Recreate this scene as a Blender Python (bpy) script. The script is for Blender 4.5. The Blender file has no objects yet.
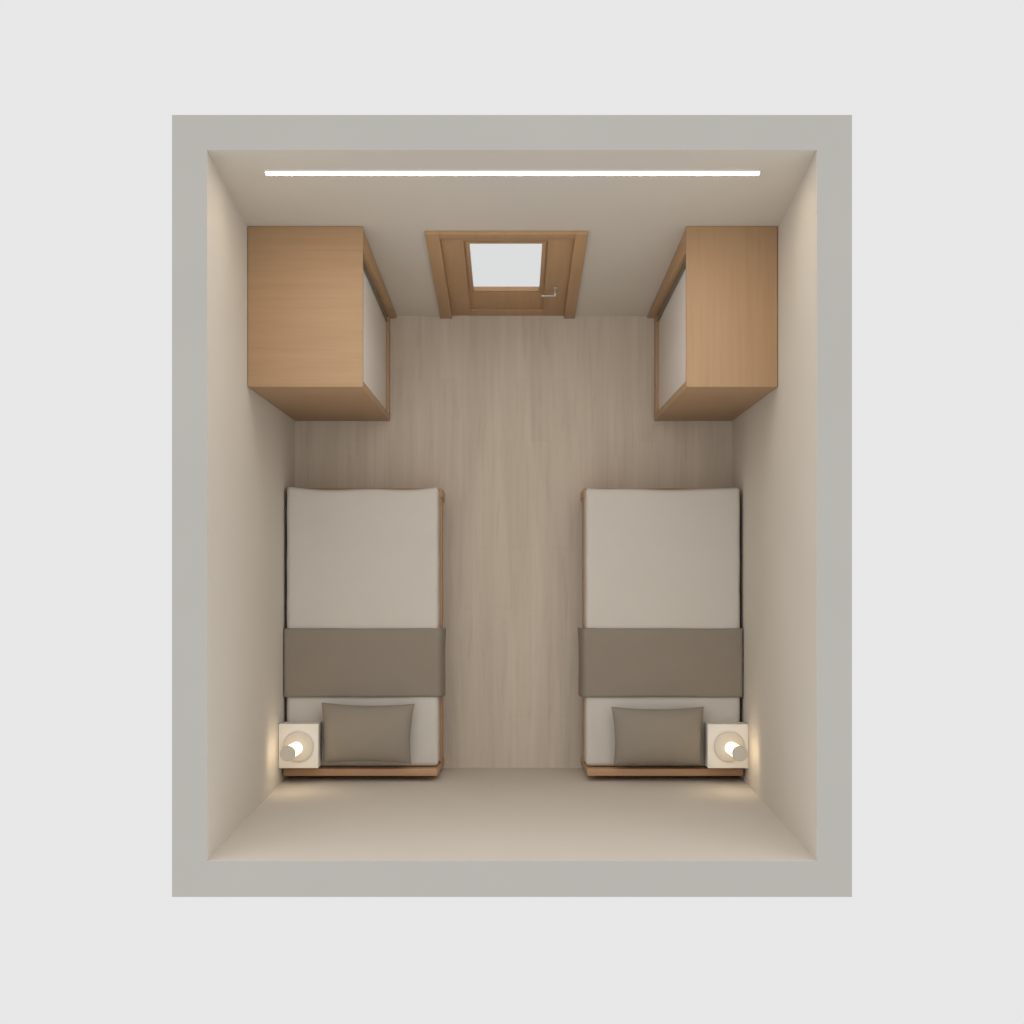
import bpy, bmesh, math, random
from mathutils import Vector, Matrix, noise
random.seed(3)
scn = bpy.context.scene
COL = scn.collection

# ------------------------------------------------------------------ helpers
def link(o):
    COL.objects.link(o); return o

def obj(name, bm, mat, parent=None, smooth=False):
    """one mesh object; bm is in world metres, stored relative to its parent"""
    if parent is not None and 'origin' in ORIG.get(parent.name, {}):
        bmesh.ops.translate(bm, verts=bm.verts, vec=-ORIG[parent.name]['origin'])
    bmesh.ops.recalc_face_normals(bm, faces=bm.faces)
    me = bpy.data.meshes.new(name)
    bm.to_mesh(me); bm.free()
    if smooth is not False:
        for p in me.polygons: p.use_smooth = True
        if smooth is not True:
            me.set_sharp_from_angle(angle=math.radians(smooth))
    me.materials.append(mat)
    o = link(bpy.data.objects.new(name, me))
    if parent is not None: o.parent = parent
    return o

ORIG = {}
def thing(name, loc, label, cat, group=None, kind=None, rx=None):
    o = link(bpy.data.objects.new(name, None))
    o.empty_display_size = 0.1
    o.location = loc
    if rx is None:
        ORIG[o.name] = {'origin': Vector(loc)}
    else:                       # rotated root: children are built in local metres
        o.rotation_euler = (rx, 0, 0); ORIG[o.name] = {}
    tag(o, label, cat, group, kind)
    return o

def tag(o, label=None, cat=None, group=None, kind=None):
    if label: o['label'] = label
    if cat: o['category'] = cat
    if group: o['group'] = group
    if kind: o['kind'] = kind
    return o

def hexa(bm, b, t, z0, z1, bev=0.0):
    """box whose bottom rectangle b=(x0,x1,y0,y1) at z0 goes to rectangle t at z1"""
    def ring(r, z):
        return [bm.verts.new((r[0], r[2], z)), bm.verts.new((r[1], r[2], z)),
                bm.verts.new((r[1], r[3], z)), bm.verts.new((r[0], r[3], z))]
    B, T = ring(b, z0), ring(t, z1)
    fs = [bm.faces.new(B[::-1]), bm.faces.new(T)]
    for i in range(4):
        j = (i + 1) % 4
        fs.append(bm.faces.new((B[i], B[j], T[j], T[i])))
    if bev:
        es = list({e for f in fs for e in f.edges})
        bmesh.ops.bevel(bm, geom=es, offset=bev, segments=2, affect='EDGES', profile=0.5)

def box(bm, x0, x1, y0, y1, z0, z1, bev=0.0):
    if x0 > x1: x0, x1 = x1, x0
    if y0 > y1: y0, y1 = y1, y0
    hexa(bm, (x0, x1, y0, y1), (x0, x1, y0, y1), z0, z1, bev)

def BM(): return bmesh.new()

def lathe(bm, prof, cx, cy, n=48):
    rings = []
    for r, z in prof:
        if r < 1e-5:
            rings.append([bm.verts.new((cx, cy, z))])
        else:
            rings.append([bm.verts.new((cx + r*math.cos(2*math.pi*i/n), cy + r*math.sin(2*math.pi*i/n), z)) for i in range(n)])
    for a, b in zip(rings, rings[1:]):
        for i in range(n):
            j = (i+1) % n
            if len(a) == 1 and len(b) == 1: continue
            if len(a) == 1: bm.faces.new((a[0], b[i], b[j]))
            elif len(b) == 1: bm.faces.new((a[i], a[j], b[0]))
            else: bm.faces.new((a[i], a[j], b[j], b[i]))

# ------------------------------------------------------------------ materials
def base(name, col, rough=0.6, spec=0.3, metal=0.0):
    m = bpy.data.materials.new(name); m.use_nodes = True
    nt = m.node_tree; b = nt.nodes['Principled BSDF']
    b.inputs['Base Color'].default_value = (*col, 1)
    b.inputs['Roughness'].default_value = rough
    b.inputs['Specular IOR Level'].default_value = spec
    b.inputs['Metallic'].default_value = metal
    return m, nt, b

def N(nt, t, **kw):
    n = nt.nodes.new(t)
    for k, v in kw.items(): setattr(n, k, v)
    return n

def coords(nt, scale, rot=(0,0,0)):
    tc = N(nt, 'ShaderNodeTexCoord'); mp = N(nt, 'ShaderNodeMapping')
    mp.inputs['Scale'].default_value = scale; mp.inputs['Rotation'].default_value = rot
    nt.links.new(tc.outputs['Object'], mp.inputs['Vector'])
    return mp.outputs['Vector']

def ramp(nt, fac, stops):
    r = N(nt, 'ShaderNodeValToRGB')
    els = r.color_ramp.elements
    while len(els) < len(stops): els.new(0.5)
    for e, (p, c) in zip(els, stops):
        e.position = p; e.color = (*c, 1)
    nt.links.new(fac, r.inputs['Fac'])
    return r.outputs['Color']

def bump(nt, b, h, strength, dist=0.002):
    bp = N(nt, 'ShaderNodeBump')
    bp.inputs['Strength'].default_value = strength; bp.inputs['Distance'].default_value = dist
    nt.links.new(h, bp.inputs['Height']); nt.links.new(bp.outputs['Normal'], b.inputs['Normal'])

def plaster(name, col):
    m, nt, b = base(name, col, 0.85, 0.15)
    v = coords(nt, (1, 1, 1))
    n = N(nt, 'ShaderNodeTexNoise'); n.inputs['Scale'].default_value = 1.3; n.inputs['Detail'].default_value = 3
    nt.links.new(v, n.inputs['Vector'])
    c = ramp(nt, n.outputs['Fac'], [(0.3, tuple(x*0.985 for x in col)), (0.7, tuple(x*1.015 for x in col))])
    nt.links.new(c, b.inputs['Base Color'])
    f = N(nt, 'ShaderNodeTexNoise'); f.inputs['Scale'].default_value = 140
    nt.links.new(v, f.inputs['Vector']); bump(nt, b, f.outputs['Fac'], 0.06)
    return m

def wood(name, col, scale, rough=0.45, amt=0.065):
    """scale: small along the grain, large across it"""
    m, nt, b = base(name, col, rough, 0.3)
    v = coords(nt, scale)
    n = N(nt, 'ShaderNodeTexNoise'); n.inputs['Scale'].default_value = 1.0
    n.inputs['Detail'].default_value = 6; n.inputs['Roughness'].default_value = 0.6; n.inputs['Distortion'].default_value = 0.35
    nt.links.new(v, n.inputs['Vector'])
    lo = tuple(x*(1-amt*k) for x, k in zip(col, (1, 1.2, 1.5))); hi = tuple(min(1, x*(1+amt*0.6)) for x in col)
    c = ramp(nt, n.outputs['Fac'], [(0.32, lo), (0.52, col), (0.72, hi)])
    nt.links.new(c, b.inputs['Base Color'])
    bump(nt, b, n.outputs['Fac'], 0.05)
    return m

def cloth(name, col, weave=420, rough=0.95, bs=0.25):
    m, nt, b = base(name, col, rough, 0.1)
    b.inputs['Sheen Weight'].default_value = 0.08
    v = coords(nt, (1, 1, 1))
    n = N(nt, 'ShaderNodeTexNoise'); n.inputs['Scale'].default_value = 6; n.inputs['Detail'].default_value = 4
    nt.links.new(v, n.inputs['Vector'])
    c = ramp(nt, n.outputs['Fac'], [(0.3, tuple(x*0.99 for x in col)), (0.7, tuple(x*1.01 for x in col))])
    nt.links.new(c, b.inputs['Base Color'])
    w1 = N(nt, 'ShaderNodeTexWave'); w1.inputs['Scale'].default_value = weave; w1.bands_direction = 'X'
    w2 = N(nt, 'ShaderNodeTexWave'); w2.inputs['Scale'].default_value = weave; w2.bands_direction = 'Y'
    nt.links.new(v, w1.inputs['Vector']); nt.links.new(v, w2.inputs['Vector'])
    ad = N(nt, 'ShaderNodeMath', operation='ADD')
    nt.links.new(w1.outputs['Fac'], ad.inputs[0]); nt.links.new(w2.outputs['Fac'], ad.inputs[1])
    bump(nt, b, ad.outputs[0], bs, 0.001)
    return m

def emit(name, col, strength):
    m = bpy.data.materials.new(name); m.use_nodes = True
    nt = m.node_tree; nt.nodes.clear()
    e = N(nt, 'ShaderNodeEmission'); o = N(nt, 'ShaderNodeOutputMaterial')
    e.inputs['Color'].default_value = (*col, 1); e.inputs['Strength'].default_value = strength
    nt.links.new(e.outputs[0], o.inputs['Surface'])
    return m

def floor_mat():
    m, nt, b = base('pale_oak_boards', (0.5, 0.42, 0.33), 0.5, 0.25)
    # boards run along Y : brick rows across X
    v = coords(nt, (1, 1, 1), (0, 0, math.pi/2))
    br = N(nt, 'ShaderNodeTexBrick'); br.offset = 0.37; br.offset_frequency = 2
    A, B2 = FLOOR_A, FLOOR_B
    br.inputs['Color1'].default_value = (*A, 1); br.inputs['Color2'].default_value = (*B2, 1)
    br.inputs['Mortar'].default_value = (*[x*0.84 for x in A], 1)
    br.inputs['Scale'].default_value = 1; br.inputs['Mortar Size'].default_value = 0.0012
    br.inputs['Mortar Smooth'].default_value = 0.6; br.inputs['Bias'].default_value = 0.0
    br.inputs['Brick Width'].default_value = 1.25; br.inputs['Row Height'].default_value = 0.135
    nt.links.new(v, br.inputs['Vector'])
    v2 = coords(nt, (26, 1.7, 1))
    n = N(nt, 'ShaderNodeTexNoise'); n.inputs['Scale'].default_value = 1; n.inputs['Detail'].default_value = 7
    n.inputs['Roughness'].default_value = 0.62; n.inputs['Distortion'].default_value = 0.6
    nt.links.new(v2, n.inputs['Vector'])
    g = ramp(nt, n.outputs['Fac'], [(0.30, (0.88, 0.87, 0.86)), (0.45, (0.97, 0.97, 0.97)), (0.75, (1.03, 1.03, 1.03))])
    v3 = coords(nt, (9, 0.55, 1))
    n3 = N(nt, 'ShaderNodeTexNoise'); n3.inputs['Scale'].default_value = 1; n3.inputs['Detail'].default_value = 2
    nt.links.new(v3, n3.inputs['Vector'])
    g3 = ramp(nt, n3.outputs['Fac'], [(0.3, (0.93, 0.92, 0.91)), (0.7, (1.05, 1.05, 1.05))])
    def mul(a, c):
        mx = N(nt, 'ShaderNodeMix', data_type='RGBA', blend_type='MULTIPLY'); mx.inputs[0].default_value = 1
        nt.links.new(a, mx.inputs[6]); nt.links.new(c, mx.inputs[7]); return mx.outputs[2]
    nt.links.new(mul(mul(br.outputs['Color'], g), g3), b.inputs['Base Color'])
    return m

FLOOR_A = (0.600, 0.520, 0.430); FLOOR_B = (0.572, 0.49, 0.402)
WALL_TOP = (0.376, 0.368, 0.349)  # grey of the cut tops, light balance put in: darkened against the bright sky
OAK = (0.43, 0.277, 0.157)
M = dict(
    wall=plaster('warm_white_paint', (0.635, 0.592, 0.530)),
    wall_top=plaster('grey_wall_top_darkened', WALL_TOP),
    floor=floor_mat(),
    oak_x=wood('oak_grain_across', OAK, (1.2, 30, 30)),
    oak_y=wood('oak_grain_along', OAK, (30, 1.2, 30)),
    oak_z=wood('oak_grain_upright', (0.46, 0.285, 0.15), (30, 30, 1.2)),
    bed_x=wood('bed_oak_across', (0.46, 0.27, 0.15), (1.4, 34, 34)),
    bed_y=wood('bed_oak_along', (0.46, 0.27, 0.15), (34, 1.4, 34)),
    panel=plaster('greige_lacquer', (0.78, 0.745, 0.70)),
    sheet=cloth('white_cotton', (0.60, 0.565, 0.515)),
    throw=cloth('taupe_wool', (0.300, 0.258, 0.212), 260, 0.95, 0.5),
    pillow=cloth('taupe_linen', (0.300, 0.262, 0.216), 340, 0.95, 0.4),
    white=plaster('white_lacquer', (0.76, 0.735, 0.68)),
    cap=plaster('grey_enamel', (0.62, 0.575, 0.49)),
    base=plaster('cream_ceramic', (0.60, 0.56, 0.49)),
    metal=base('brushed_steel', (0.50, 0.47, 0.43), 0.35, 0.5, 1.0)[0],
    track=base('anodised_grey', (0.20, 0.20, 0.17), 0.45, 0.5, 0.6)[0],
    led=emit('led_diffuser', (1.0, 0.84, 0.66), 25.0),
    glow=emit('opal_glass_lit', (1.0, 0.80, 0.55), 3.5),
)
# clear glass
g = bpy.data.materials.new('clear_glass'); g.use_nodes = True
nt = g.node_tree; nt.nodes.clear()
tr = N(nt, 'ShaderNodeBsdfTransparent'); gl = N(nt, 'ShaderNodeBsdfGlossy'); mx = N(nt, 'ShaderNodeMixShader'); out = N(nt, 'ShaderNodeOutputMaterial')
tr.inputs['Color'].default_value = (0.965, 0.97, 0.975, 1); gl.inputs['Roughness'].default_value = 0.02
mx.inputs[0].default_value = 0.03
nt.links.new(tr.outputs[0], mx.inputs[1]); nt.links.new(gl.outputs[0], mx.inputs[2])
nt.links.new(mx.outputs[0], out.inputs['Surface'])
M['glass'] = g

# ------------------------------------------------------------------ camera: 10 m above the floor, looking straight down
H, F, CY = 10.0, 135.0, 610.0
cam = bpy.data.cameras.new('camera'); co = link(bpy.data.objects.new('camera', cam))
co.location = (0, 0, H); cam.sensor_width = 36; cam.lens = F*H/1024*36
cam.shift_y = (CY - 512)/1024
scn.camera = co
def P(px, py, h):
    k = (1 - h/H)/F
    return (px - 512)*k, (CY - py)*k

# ------------------------------------------------------------------ room shell (walls lean a few degrees)
WH = 3.0
SX0, SXR, SX1 = 1.607, 1.632, 1.581     # left wall and right wall at the floor, both at the top
BY0, BY1 = 2.178, 2.385          # back wall face
FY0, FY1 = -1.168, -1.3015       # front wall face
OX, OB, OF = 1.763, 2.567, -1.488
def wb(h): return BY0 + (BY1 - BY0)*h/WH
def wf(h): return FY0 + (FY1 - FY0)*h/WH
DX0, DX1, DH = -0.462, 0.403, 1.7265      # doorway in the back wall

def struct(name, bm, mat):
    o = tag(obj(name, bm, mat), kind='structure')
    if name.startswith('wall'):                  # the wall's cut top: neutral grey, its colour darkened to offset the overhead light
        o.data.materials.append(M['wall_top'])
        for p in o.data.polygons:
            if p.normal.z > 0.9 and p.center.z > WH - 0.01: p.material_index = 1
    return o

bm = BM(); box(bm, -SX0, SXR, FY0, BY0 + 0.055, -0.06, 0); struct('floor', bm, M['floor'])
for s, nm in ((-1, 'wall_left'), (1, 'wall_right')):
    bm = BM()
    a = (-OX, -SX0) if s < 0 else (SXR, OX); b = (-OX, -SX1) if s < 0 else (SX1, OX)
    hexa(bm, (*a, FY0, BY0), (*b, FY1, BY1), 0, WH); struct(nm, bm, M['wall'])
bm = BM(); hexa(bm, (-OX, OX, OF, FY0), (-OX, OX, OF, FY1), 0, WH); struct('wall_front', bm, M['wall'])
bm = BM()
# back wall as one skin with the doorway cut through it
xs = [-OX, DX0, DX1, OX]; zs = [0, DH, WH]
vi = {}
for i, x in enumerate(xs):
    for k, z in enumerate(zs):
        vi[i, k, 0] = bm.verts.new((x, wb(z), z)); vi[i, k, 1] = bm.verts.new((x, OB, z))
for i in range(3):
    for k in range(2):
        if i == 1 and k == 0: continue
        for d in (0, 1):
            bm.faces.new((vi[i,k,d], vi[i+1,k,d], vi[i+1,k+1,d], vi[i,k+1,d]))
for i in range(3): bm.faces.new((vi[i,2,0], vi[i+1,2,0], vi[i+1,2,1], vi[i,2,1]))
for i in (0, 2): bm.faces.new((vi[i,0,0], vi[i+1,0,0], vi[i+1,0,1], vi[i,0,1]))
for i, k in ((0,0),(0,1),(3,0),(3,1),(1,0),(2,0)): bm.faces.new((vi[i,k,0], vi[i,k,1], vi[i,k+1,1], vi[i,k+1,0]))
bm.faces.new((vi[1,1,0], vi[2,1,0], vi[2,1,1], vi[1,1,1]))
struct('wall_back', bm, M['wall'])

# ------------------------------------------------------------------ door (local: x, y into the wall, z up the wall)
LEAN = -math.atan((BY1 - BY0)/WH)
door = thing('door_1', (0, BY0, 0), 'oak door with a glazed upper half and steel lever handle in the back wall', 'door', kind='structure', rx=LEAN)
bm = BM()
hh = 1.715
box(bm, -0.529, -0.444, -0.022, 0, 0.002, hh+0.095, 0.003)
box(bm, 0.385, 0.463, -0.022, 0, 0.002, hh+0.095, 0.003)
box(bm, -0.444, 0.385, -0.022, 0, hh, hh+0.095, 0.003)
box(bm, -0.461, -0.447, 0, 0.10, 0.012, hh+0.012); box(bm, 0.388, 0.402, 0, 0.10, 0.012, hh+0.012)
box(bm, -0.447, 0.388, 0, 0.10, hh, hh+0.012)
obj('door_frame', bm, M['oak_z'], door, 40)
px0, px1, pz0, pz1 = -0.267, 0.190, 0.612, 1.575     # pane opening
gx0, gx1, gz0, gz1 = -0.302, 0.226, 0.150, 1.612     # recessed field
bm = BM()
def ring4(bm, o, i, y0, y1, bev=0.0):
    box(bm, o[0], i[0], y0, y1, o[2], o[3], bev); box(bm, i[1], o[1], y0, y1, o[2], o[3], bev)
    box(bm, i[0], i[1], y0, y1, i[3], o[3], bev); box(bm, i[0], i[1], y0, y1, o[2], i[2], bev)
leaf = (-0.4465, 0.3875, 0.004, hh-0.003)
ring4(bm, leaf, (gx0, gx1, gz0, gz1), 0.001, 0.012, 0.0015)          # stiles and rails
ring4(bm, leaf, (px0, px1, pz0, pz1), 0.0125, 0.030)                 # core
obj('door_leaf', bm, M['oak_z'], door, 40)
bm = BM(); ring4(bm, (gx0+.012, gx1-.012, pz0-.028, gz1-.012), (px0, px1, pz0, pz1), 0.0, 0.012, 0.002)
obj('glazing_bead', bm, M['oak_z'], door, 40)
bm = BM(); box(bm, gx0+.022, gx1-.022, 0.003, 0.012, gz0+.022, pz0-.045, 0.003)
obj('lower_panel', bm, M['oak_z'], door, 40)
bm = BM(); box(bm, px0+.001, px1-.001, 0.018, 0.023, pz0+.001, pz1-.001)
obj('pane', bm, M['glass'], door)
hd = link(bpy.data.objects.new('door_handle', None)); hd.parent = door; hd['label'] = 'brushed steel lever handle'
ORIG[hd.name] = {}
bm = BM(); box(bm, 0.283, 0.313, -0.008, 0.0005, 0.640, 0.700, 0.003); obj('backplate', bm, M['metal'], hd, 40)
bm = BM(); box(bm, 0.289, 0.307, -0.046, -0.008, 0.650, 0.668, 0.003)
box(bm, 0.203, 0.307, -0.056, -0.044, 0.650, 0.668, 0.004); obj('lever', bm, M['metal'], hd, 40)

# ------------------------------------------------------------------ LED light bar on the back wall
led = thing('led_light_bar', (0, BY0, 0), 'long glowing white LED strip light fixed high on the back wall above the door', 'light', rx=LEAN)
sl = 1/math.cos(LEAN)
bm = BM()
ring4(bm, (-1.332, 1.338, 2.686*sl, 2.742*sl), (-1.3275, 1.3335, 2.6915*sl, 2.7365*sl), -0.0120, -0.0002, 0.001)
box(bm, -1.3275, 1.3335, -0.004, -0.0002, 2.6915*sl, 2.7365*sl)
obj('housing', bm, M['white'], led, 40)
bm = BM(); box(bm, -1.327, 1.333, -0.0112, -0.0042, 2.692*sl, 2.736*sl); obj('diffuser', bm, M['led'], led, 40)

# ------------------------------------------------------------------ wardrobes (open side faces the middle of the room)
def wardrobe(s, xf, xw0, xw1, xflare, grain, label):
    """s=-1 left, +1 right; xf front plane, xw0/xw1 wall side at floor/top"""
    root = thing('wardrobe', (s*(xf + xw0)/2, 1.77, 0), label, 'wardrobe', 'wardrobes beside the door')
    HT, TT = 1.89, 0.028
    def yf(h): return 1.400 - 0.0314*h
    def yb(h): return wb(h) - 0.002
    def wxw(h): return xw0 + (xw1 - xw0)*h/HT
    def pr(x0, x1): return (min(s*x0, s*x1), max(s*x0, s*x1))
    def slab(bm, h0, h1, x0, x1, y0, y1, bev=0.002):
        """x0/x1/y0/y1 are functions of the height"""
        hexa(bm, (*pr(x0(h0), x1(h0)), y0(h0), y1(h0)), (*pr(x0(h1), x1(h1)), y0(h1), y1(h1)), h0, h1, bev)
    k = lambda v: (lambda h: v)
    hz = HT - TT
    bm = BM(); slab(bm, hz, HT, k(xf-0.006), wxw, yf, yb, 0.003); obj('top_panel', bm, M[grain], root, 40)
    bm = BM(); slab(bm, 0.002, hz, k(xf), wxw, yf, lambda h: yf(h)+0.045); obj('side_panel', bm, M['oak_x'], root, 40)
    fl = lambda h: xflare + (xf - 0.002 - xflare)*h/hz
    bm = BM(); slab(bm, 0.002, hz, fl, wxw, k(2.160), yb); obj('side_panel', bm, M['oak_z'], root, 40)
    bm = BM(); slab(bm, 0.002, 0.10, k(xf), wxw, lambda h: yf(h)+0.045, k(2.160)); obj('plinth', bm, M['oak_y'], root, 40)
    bm = BM(); slab(bm, 0.10, hz, lambda h: wxw(h)-0.018, wxw, lambda h: yf(h)+0.045, k(2.160)); obj('back_panel', bm, M['oak_z'], root, 40)
    bm = BM(); slab(bm, 0.104, hz-0.003, k(xf+0.022), k(xf+0.044), lambda h: yf(h)+0.048, k(2.156), 0.002)
    d = obj('door', bm, M['panel'], root, 40); d['label'] = 'pale greige flat door panel'
    bm = BM()
    box(bm, s*(xf+0.0215), s*(xf+0.006), 2.114, 2.126, 0.106, hz-0.006, 0.002)
    box(bm, s*(xf+0.0215), s*(xf+0.014), 2.126, 2.152, 0.106, hz-0.006, 0.001)
    p = obj('pull', bm, M['track'], d, 40); p['label'] = 'dark metal pull profile'
    p.location = (0, 0, 0)
    # the pull is a sub-part: its mesh is stored relative to the root, like the door's
    for v in p.data.vertices: v.co -= Vector(root.location)
    return root
wardrobe(-1, 0.902, 1.604, 1.587, 0.852, 'oak_x', 'wide oak wardrobe standing in the corner left of the door')
wardrobe(1, 1.053, 1.628, 1.596, 1.000, 'oak_y', 'narrower oak wardrobe standing in the corner right of the door')

# ------------------------------------------------------------------ beds
MT = 0.55
WALLSIDE = {-1: 0.0, 1: 0.018}        # the right bed reaches a touch further towards its wall
def smoothbox(nx, ny, x0, x1, y0, y1, z0, z1, r, fn):
    """rounded mattress: grid-subdivided box, corners rounded by distance, then fn(x,y,z)->offset"""
    bm = BM()
    def axis(a, b, n):
        e = [0, .12*r, .3*r, .6*r, r]
        inner = [a + r + (b - a - 2*r)*i/n for i in range(1, n)]
        return [a + t for t in e] + inner + [b - t for t in reversed(e)]
    X, Y, Z = axis(x0, x1, nx), axis(y0, y1, ny), axis(z0, z1, 3)
    cache = {}
    def vert(i, j, k):
        if (i, j, k) not in cache:
            p = Vector((X[i], Y[j], Z[k]))
            c = Vector((min(max(p.x, x0+r), x1-r), min(max(p.y, y0+r), y1-r), min(max(p.z, z0+r), z1-r)))
            d = p - c
            if d.length > 1e-6:
                m = max(abs(d.x), abs(d.y), abs(d.z)); p = c + d.normalized()*m
            p += Vector(fn(p.x, p.y, p.z)); cache[i, j, k] = bm.verts.new(p)
        return cache[i, j, k]
    A, B, C = len(X)-1, len(Y)-1, len(Z)-1
    for k in (0, C):
        for i in range(A):
            for j in range(B): bm.faces.new((vert(i,j,k), vert(i+1,j,k), vert(i+1,j+1,k), vert(i,j+1,k)))
    for j in (0, B):
        for i in range(A):
            for k in range(C): bm.faces.new((vert(i,j,k), vert(i+1,j,k), vert(i+1,j,k+1), vert(i,j,k+1)))
    for i in (0, A):
        for j in range(B):
            for k in range(C): bm.faces.new((vert(i,j,k), vert(i,j+1,k), vert(i,j+1,k+1), vert(i,j,k+1)))
    return bm

def bed(s, label):
    root = thing('bed', (s*1.05, -0.12, 0), label, 'bed', 'beds against the side walls')
    e = WALLSIDE[s]; c = 0.010 if s > 0 else 0.0
    pr = lambda a, b: (min(s*a, s*b), max(s*a, s*b))
    bm = BM(); hexa(bm, (*pr(0.502+c, 1.590+e), -1.142, -1.088), (*pr(0.518+c/2, 1.590+e), -1.153, -1.104), 0.002, 0.62, 0.003)
    obj('headboard', bm, M['bed_x'], root, 40)
    bm = BM(); box(bm, s*(0.497+c), s*(1.592+e), 0.800, 0.872, 0.002, 0.33, 0.012); obj('footboard', bm, M['bed_x'], root, 40)
    for a, b in ((0.502+c, 0.536), (1.560+e, 1.588+e)):
        bm = BM(); box(bm, s*a, s*b, -1.086, 0.7995, 0.16, 0.325, 0.003); obj('side_rail', bm, M['bed_y'], root, 40)
    bm = BM()
    for i in range(12):
        y = -0.99 + i*0.155
        box(bm, s*0.537, s*(1.559+e), y, y+0.08, 0.285, 0.305, 0.002)
    obj('slat_base', bm, M['bed_x'], root, 40)
    def fn(x, y, z):
        u = (abs(x) - 0.515)/(1.583+e-0.515)*2 - 1
        dx = dy = dz = 0
        foot = max(0.0, (y - 0.70)/0.15)
        if foot > 0:                                    # the fitted sheet is pulled out at its two corners
            dy -= foot*(0.018*(1 - abs(u)**5) + 0.004*math.sin(u*6.0 + s))
        if z > 0.42:
            dz = 0.006*noise.noise((x*2.2, y*2.2, 1.7+s)) + 0.002*noise.noise((x*7, y*7, 4.1))
            dz *= min(1, (1 - abs(u))*4)
        if abs(u) > 0.9: dx = s*(-0.004)*abs(noise.noise((y*3.0, 2.0, s*3)))*(1 if u > 0 else -1)
        return dx, dy, dz
    x0, x1 = pr(0.515, 1.583+e)
    bm = smoothbox(34, 54, x0, x1, -1.095, 0.868, 0.331, MT, 0.034, fn)
    m = obj('mattress', bm, M['sheet'], root, True); m['label'] = 'mattress in a pale fitted sheet'
    return root
bed(-1, 'single oak bed with pale mattress along the left wall')
bed(1, 'single oak bed with pale mattress along the right wall')

# folded throw laid across each bed, its ends hanging over the sides
def throw(s, label):
    zt = MT + 0.012; e = WALLSIDE[s]
    prof = [(1.5985+e, 0.44), (1.5985+e, 0.50), (1.598+e, 0.545)]
    prof += [(1.592+e, zt-0.002), (1.575+e, zt)]
    n = 40
    prof += [(1.575+e - (1.575+e-0.545)*i/n, zt) for i in range(1, n)]
    prof += [(0.545, zt), (0.520, zt-0.002), (0.502, zt-0.012), (0.489, zt-0.040), (0.481, zt-0.09), (0.476, zt-0.15), (0.473, zt-0.21), (0.472, zt-0.26)]
    y0, y1, m = -0.610, -0.128, 26
    bm = BM(); rows = []
    for j in range(m+1):
        v = j/m; row = []
        for x, z in prof:
            y = y0 + (y1-y0)*v
            top = z > zt - 0.004
            out = max(0.0, (0.52 - x)/0.05)
            q = z + (0.003*noise.noise((x*3, y*5, 3+s)) + 0.002*noise.noise((x*8, y*12, 9+s)) + 0.002 if top else 0)
            y += 0.003*noise.noise((x*2.5, v*2, 5+s))
            xx = x + out*0.008*(1 - abs(2*v-1)**3) - out*0.006*(1 - min(1, v*5))*-1
            row.append(bm.verts.new((s*xx, y, q)))
        rows.append(row)
    for a, b in zip(rows, rows[1:]):
        for i in range(len(prof)-1): bm.faces.new((a[i], a[i+1], b[i+1], b[i]))
    bmesh.ops.recalc_face_normals(bm, faces=bm.faces)
    up = max(bm.faces, key=lambda f: f.calc_center_median().z)
    if up.normal.z < 0: bmesh.ops.reverse_faces(bm, faces=bm.faces)
    bmesh.ops.solidify(bm, geom=bm.faces[:], thickness=0.007)
    root = thing('throw_blanket', (s*1.05, -0.37, MT), label, 'blanket', 'throws folded across the beds')
    obj('blanket', bm, M['throw'], root, True)
def throw_single(s, label):
    throw(s, label)
    r = [o for o in bpy.data.objects if o.type == 'EMPTY' and o.name.startswith('throw_blanket')][-1]
    c = r.children[0]
    for v in c.data.vertices: v.co += Vector(r.location)
    for k in ('label', 'category', 'group'): c[k] = r[k]
    c.parent = None; bpy.data.objects.remove(r); c.name = 'throw_blanket'; c.data.name = 'throw_blanket'
throw_single(-1, 'taupe throw laid across the bed by the left wall')
throw_single(1, 'taupe throw laid across the bed by the right wall')

# pillows
def pillow(cx, cy, hw, hd, taper, rot, seed, label):
    bm = BM(); n, m = 44, 32; zb = MT + 0.006
    top, bot = {}, {}
    mid = zb + 0.132
    for i in range(n+1):
        for j in range(m+1):
            u, v = 2*i/n - 1, 2*j/m - 1
            us, vs = math.sin(u*math.pi/2), math.sin(v*math.pi/2)
            x = (hw + taper*vs)*us*(1 - 0.055*(1 - vs**2)); y = hd*vs*(1 - 0.085*(1 - us**2))
            t = max(0.0, (1-us**2)*(1-vs**2))**0.42
            wr = 0.006*noise.noise((x*7, y*7, seed)) + 0.003*noise.noise((x*16, y*16, seed+3))
            edge = i in (0, n) or j in (0, m)
            zt_ = mid + 0.108*t + wr*min(1, t*2)
            zb_ = mid - min(0.132, 0.19*t)
            sag = 0.03*(us**2)*(vs**2)                   # corners droop towards the mattress
            top[i, j] = bm.verts.new((x, y, zt_ - sag))
            bot[i, j] = top[i, j] if edge else bm.verts.new((x, y, max(zb, zb_ - sag)))
    for i in range(n):
        for j in range(m):
            bm.faces.new((top[i,j], top[i+1,j], top[i+1,j+1], top[i,j+1]))
            q = [bot[i,j], bot[i,j+1], bot[i+1,j+1], bot[i+1,j]]
            if len(set(q)) > 2:
                try: bm.faces.new(q)
                except ValueError: pass
    bmesh.ops.rotate(bm, verts=bm.verts, cent=(0,0,0), matrix=Matrix.Rotation(math.radians(rot), 3, 'Z'))
    bmesh.ops.translate(bm, verts=bm.verts, vec=(cx, cy, 0))
    tag(obj('pillow', bm, M['pillow'], None, True), label, 'pillow', 'pillows on the beds')
pillow(-0.998, -0.852, 0.314, 0.208, 0.009, -0.8, 2.3, 'taupe pillow at the head of the bed by the left wall')
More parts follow.
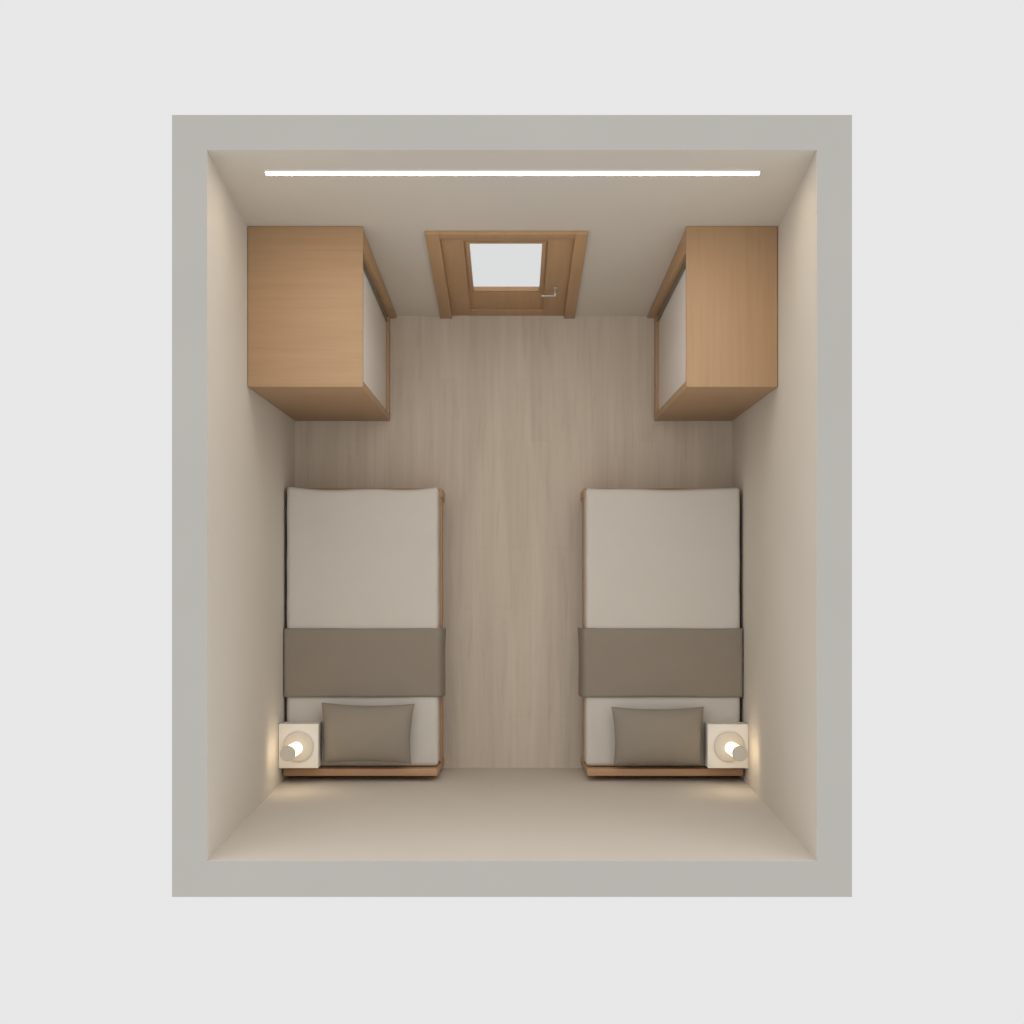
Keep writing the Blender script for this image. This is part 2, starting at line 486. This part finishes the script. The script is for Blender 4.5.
pillow(1.008, -0.872, 0.314, 0.203, 0.007, 0.2, 7.7, 'taupe pillow at the head of the bed by the right wall')

# bedside boxes on the wall side of the mattress, each carrying a lamp
def bedside(s, xi, xo, y0, y1, label):
    root = thing('bedside_box', (s*(xi+xo)/2, (y0+y1)/2, MT+0.004), label, 'nightstand', 'white bedside boxes')
    z0, z1 = MT + 0.006, 0.76
    bm = BM()
    box(bm, s*(xi+.002), s*(xi+.016), y0+.002, y1-.002, z0, z1-.014, .002); box(bm, s*(xo-.014), s*xo, y0+.002, y1-.002, z0, z1-.014, .002)
    box(bm, s*(xi+.016), s*(xo-.014), y0+.002, y1-.002, z0, z0+.014, .001); box(bm, s*(xi+.016), s*(xo-.014), y0+.002, y0+.016, z0+.014, z1-.014, .001)
    obj('body', bm, M['white'], root, 40)
    bm = BM(); box(bm, s*xi, s*xo, y0, y1, z1-.014, z1, .002); obj('top_panel', bm, M['white'], root, 40)
    bm = BM(); box(bm, s*(xi+.017), s*(xo-.015), y1-.018, y1-.003, z0+.016, z1-.016, .002); obj('drawer_front', bm, M['white'], root, 40)
bedside(-1, 1.326, 1.5975, -1.083, -0.780, 'white box nightstand on the left bed beside its pillow')
bedside(1, 1.340, 1.618, -1.083, -0.782, 'white box nightstand on the right bed beside its pillow')

def lamp(x, y, label):
    z = 0.7605
    root = thing('table_lamp', (x, y, z), label, 'lamp', 'lit table lamps')
    bm = BM(); lathe(bm, [(0, z), (0.098, z), (0.103, z+.004), (0.103, z+.010), (0.096, z+.014), (0.03, z+.016), (0, z+.016)], x, y); obj('base', bm, M['base'], root, 30)
    bm = BM(); lathe(bm, [(0, z+.0165), (0.011, z+.0165), (0.011, z+.065), (0, z+.065)], x, y, 24); obj('stem', bm, M['base'], root, 30)
    bm = BM(); lathe(bm, [(0, z+.066), (0.026, z+.067), (0.038, z+.076), (0.042, z+.092), (0.043, z+.30), (0.043, z+.420), (0, z+.421)], x, y); obj('glass_shade', bm, M['glow'], root, 30)
    bm = BM(); lathe(bm, [(0, z+.4215), (0.048, z+.4215), (0.050, z+.425), (0.050, z+.445), (0.046, z+.451), (0, z+.453)], x, y); obj('cap', bm, M['cap'], root, 30)
lamp(-1.462, -0.936, 'lit table lamp with grey cap on the box nightstand by the left wall')
lamp(1.486, -0.936, 'lit table lamp with grey cap on the box nightstand by the right wall')

# ------------------------------------------------------------------ daylight: even white sky all round
w = bpy.data.worlds.new('white_sky'); scn.world = w; w.use_nodes = True
wn = w.node_tree; bg = wn.nodes['Background']
tc = N(wn, 'ShaderNodeTexCoord'); sp = N(wn, 'ShaderNodeVectorMath', operation='DOT_PRODUCT')
wn.links.new(tc.outputs['Generated'], sp.inputs[0]); sp.inputs[1].default_value = (0, 0.42, 0.9075)
SKY_Z = 1.56                                     # an overcast sky is brightest overhead
wr = ramp(wn, sp.outputs['Value'], [(0.0, (0.803, 0.803, 0.801)), (1.0, (SKY_Z, SKY_Z*0.985, SKY_Z*0.96))])
wn.links.new(wr, bg.inputs['Color']); bg.inputs['Strength'].default_value = 1.0
vs = scn.view_settings
vs.view_transform = 'Standard'; vs.look = 'None'; vs.exposure = 0; vs.gamma = 1; vs.use_curve_mapping = False
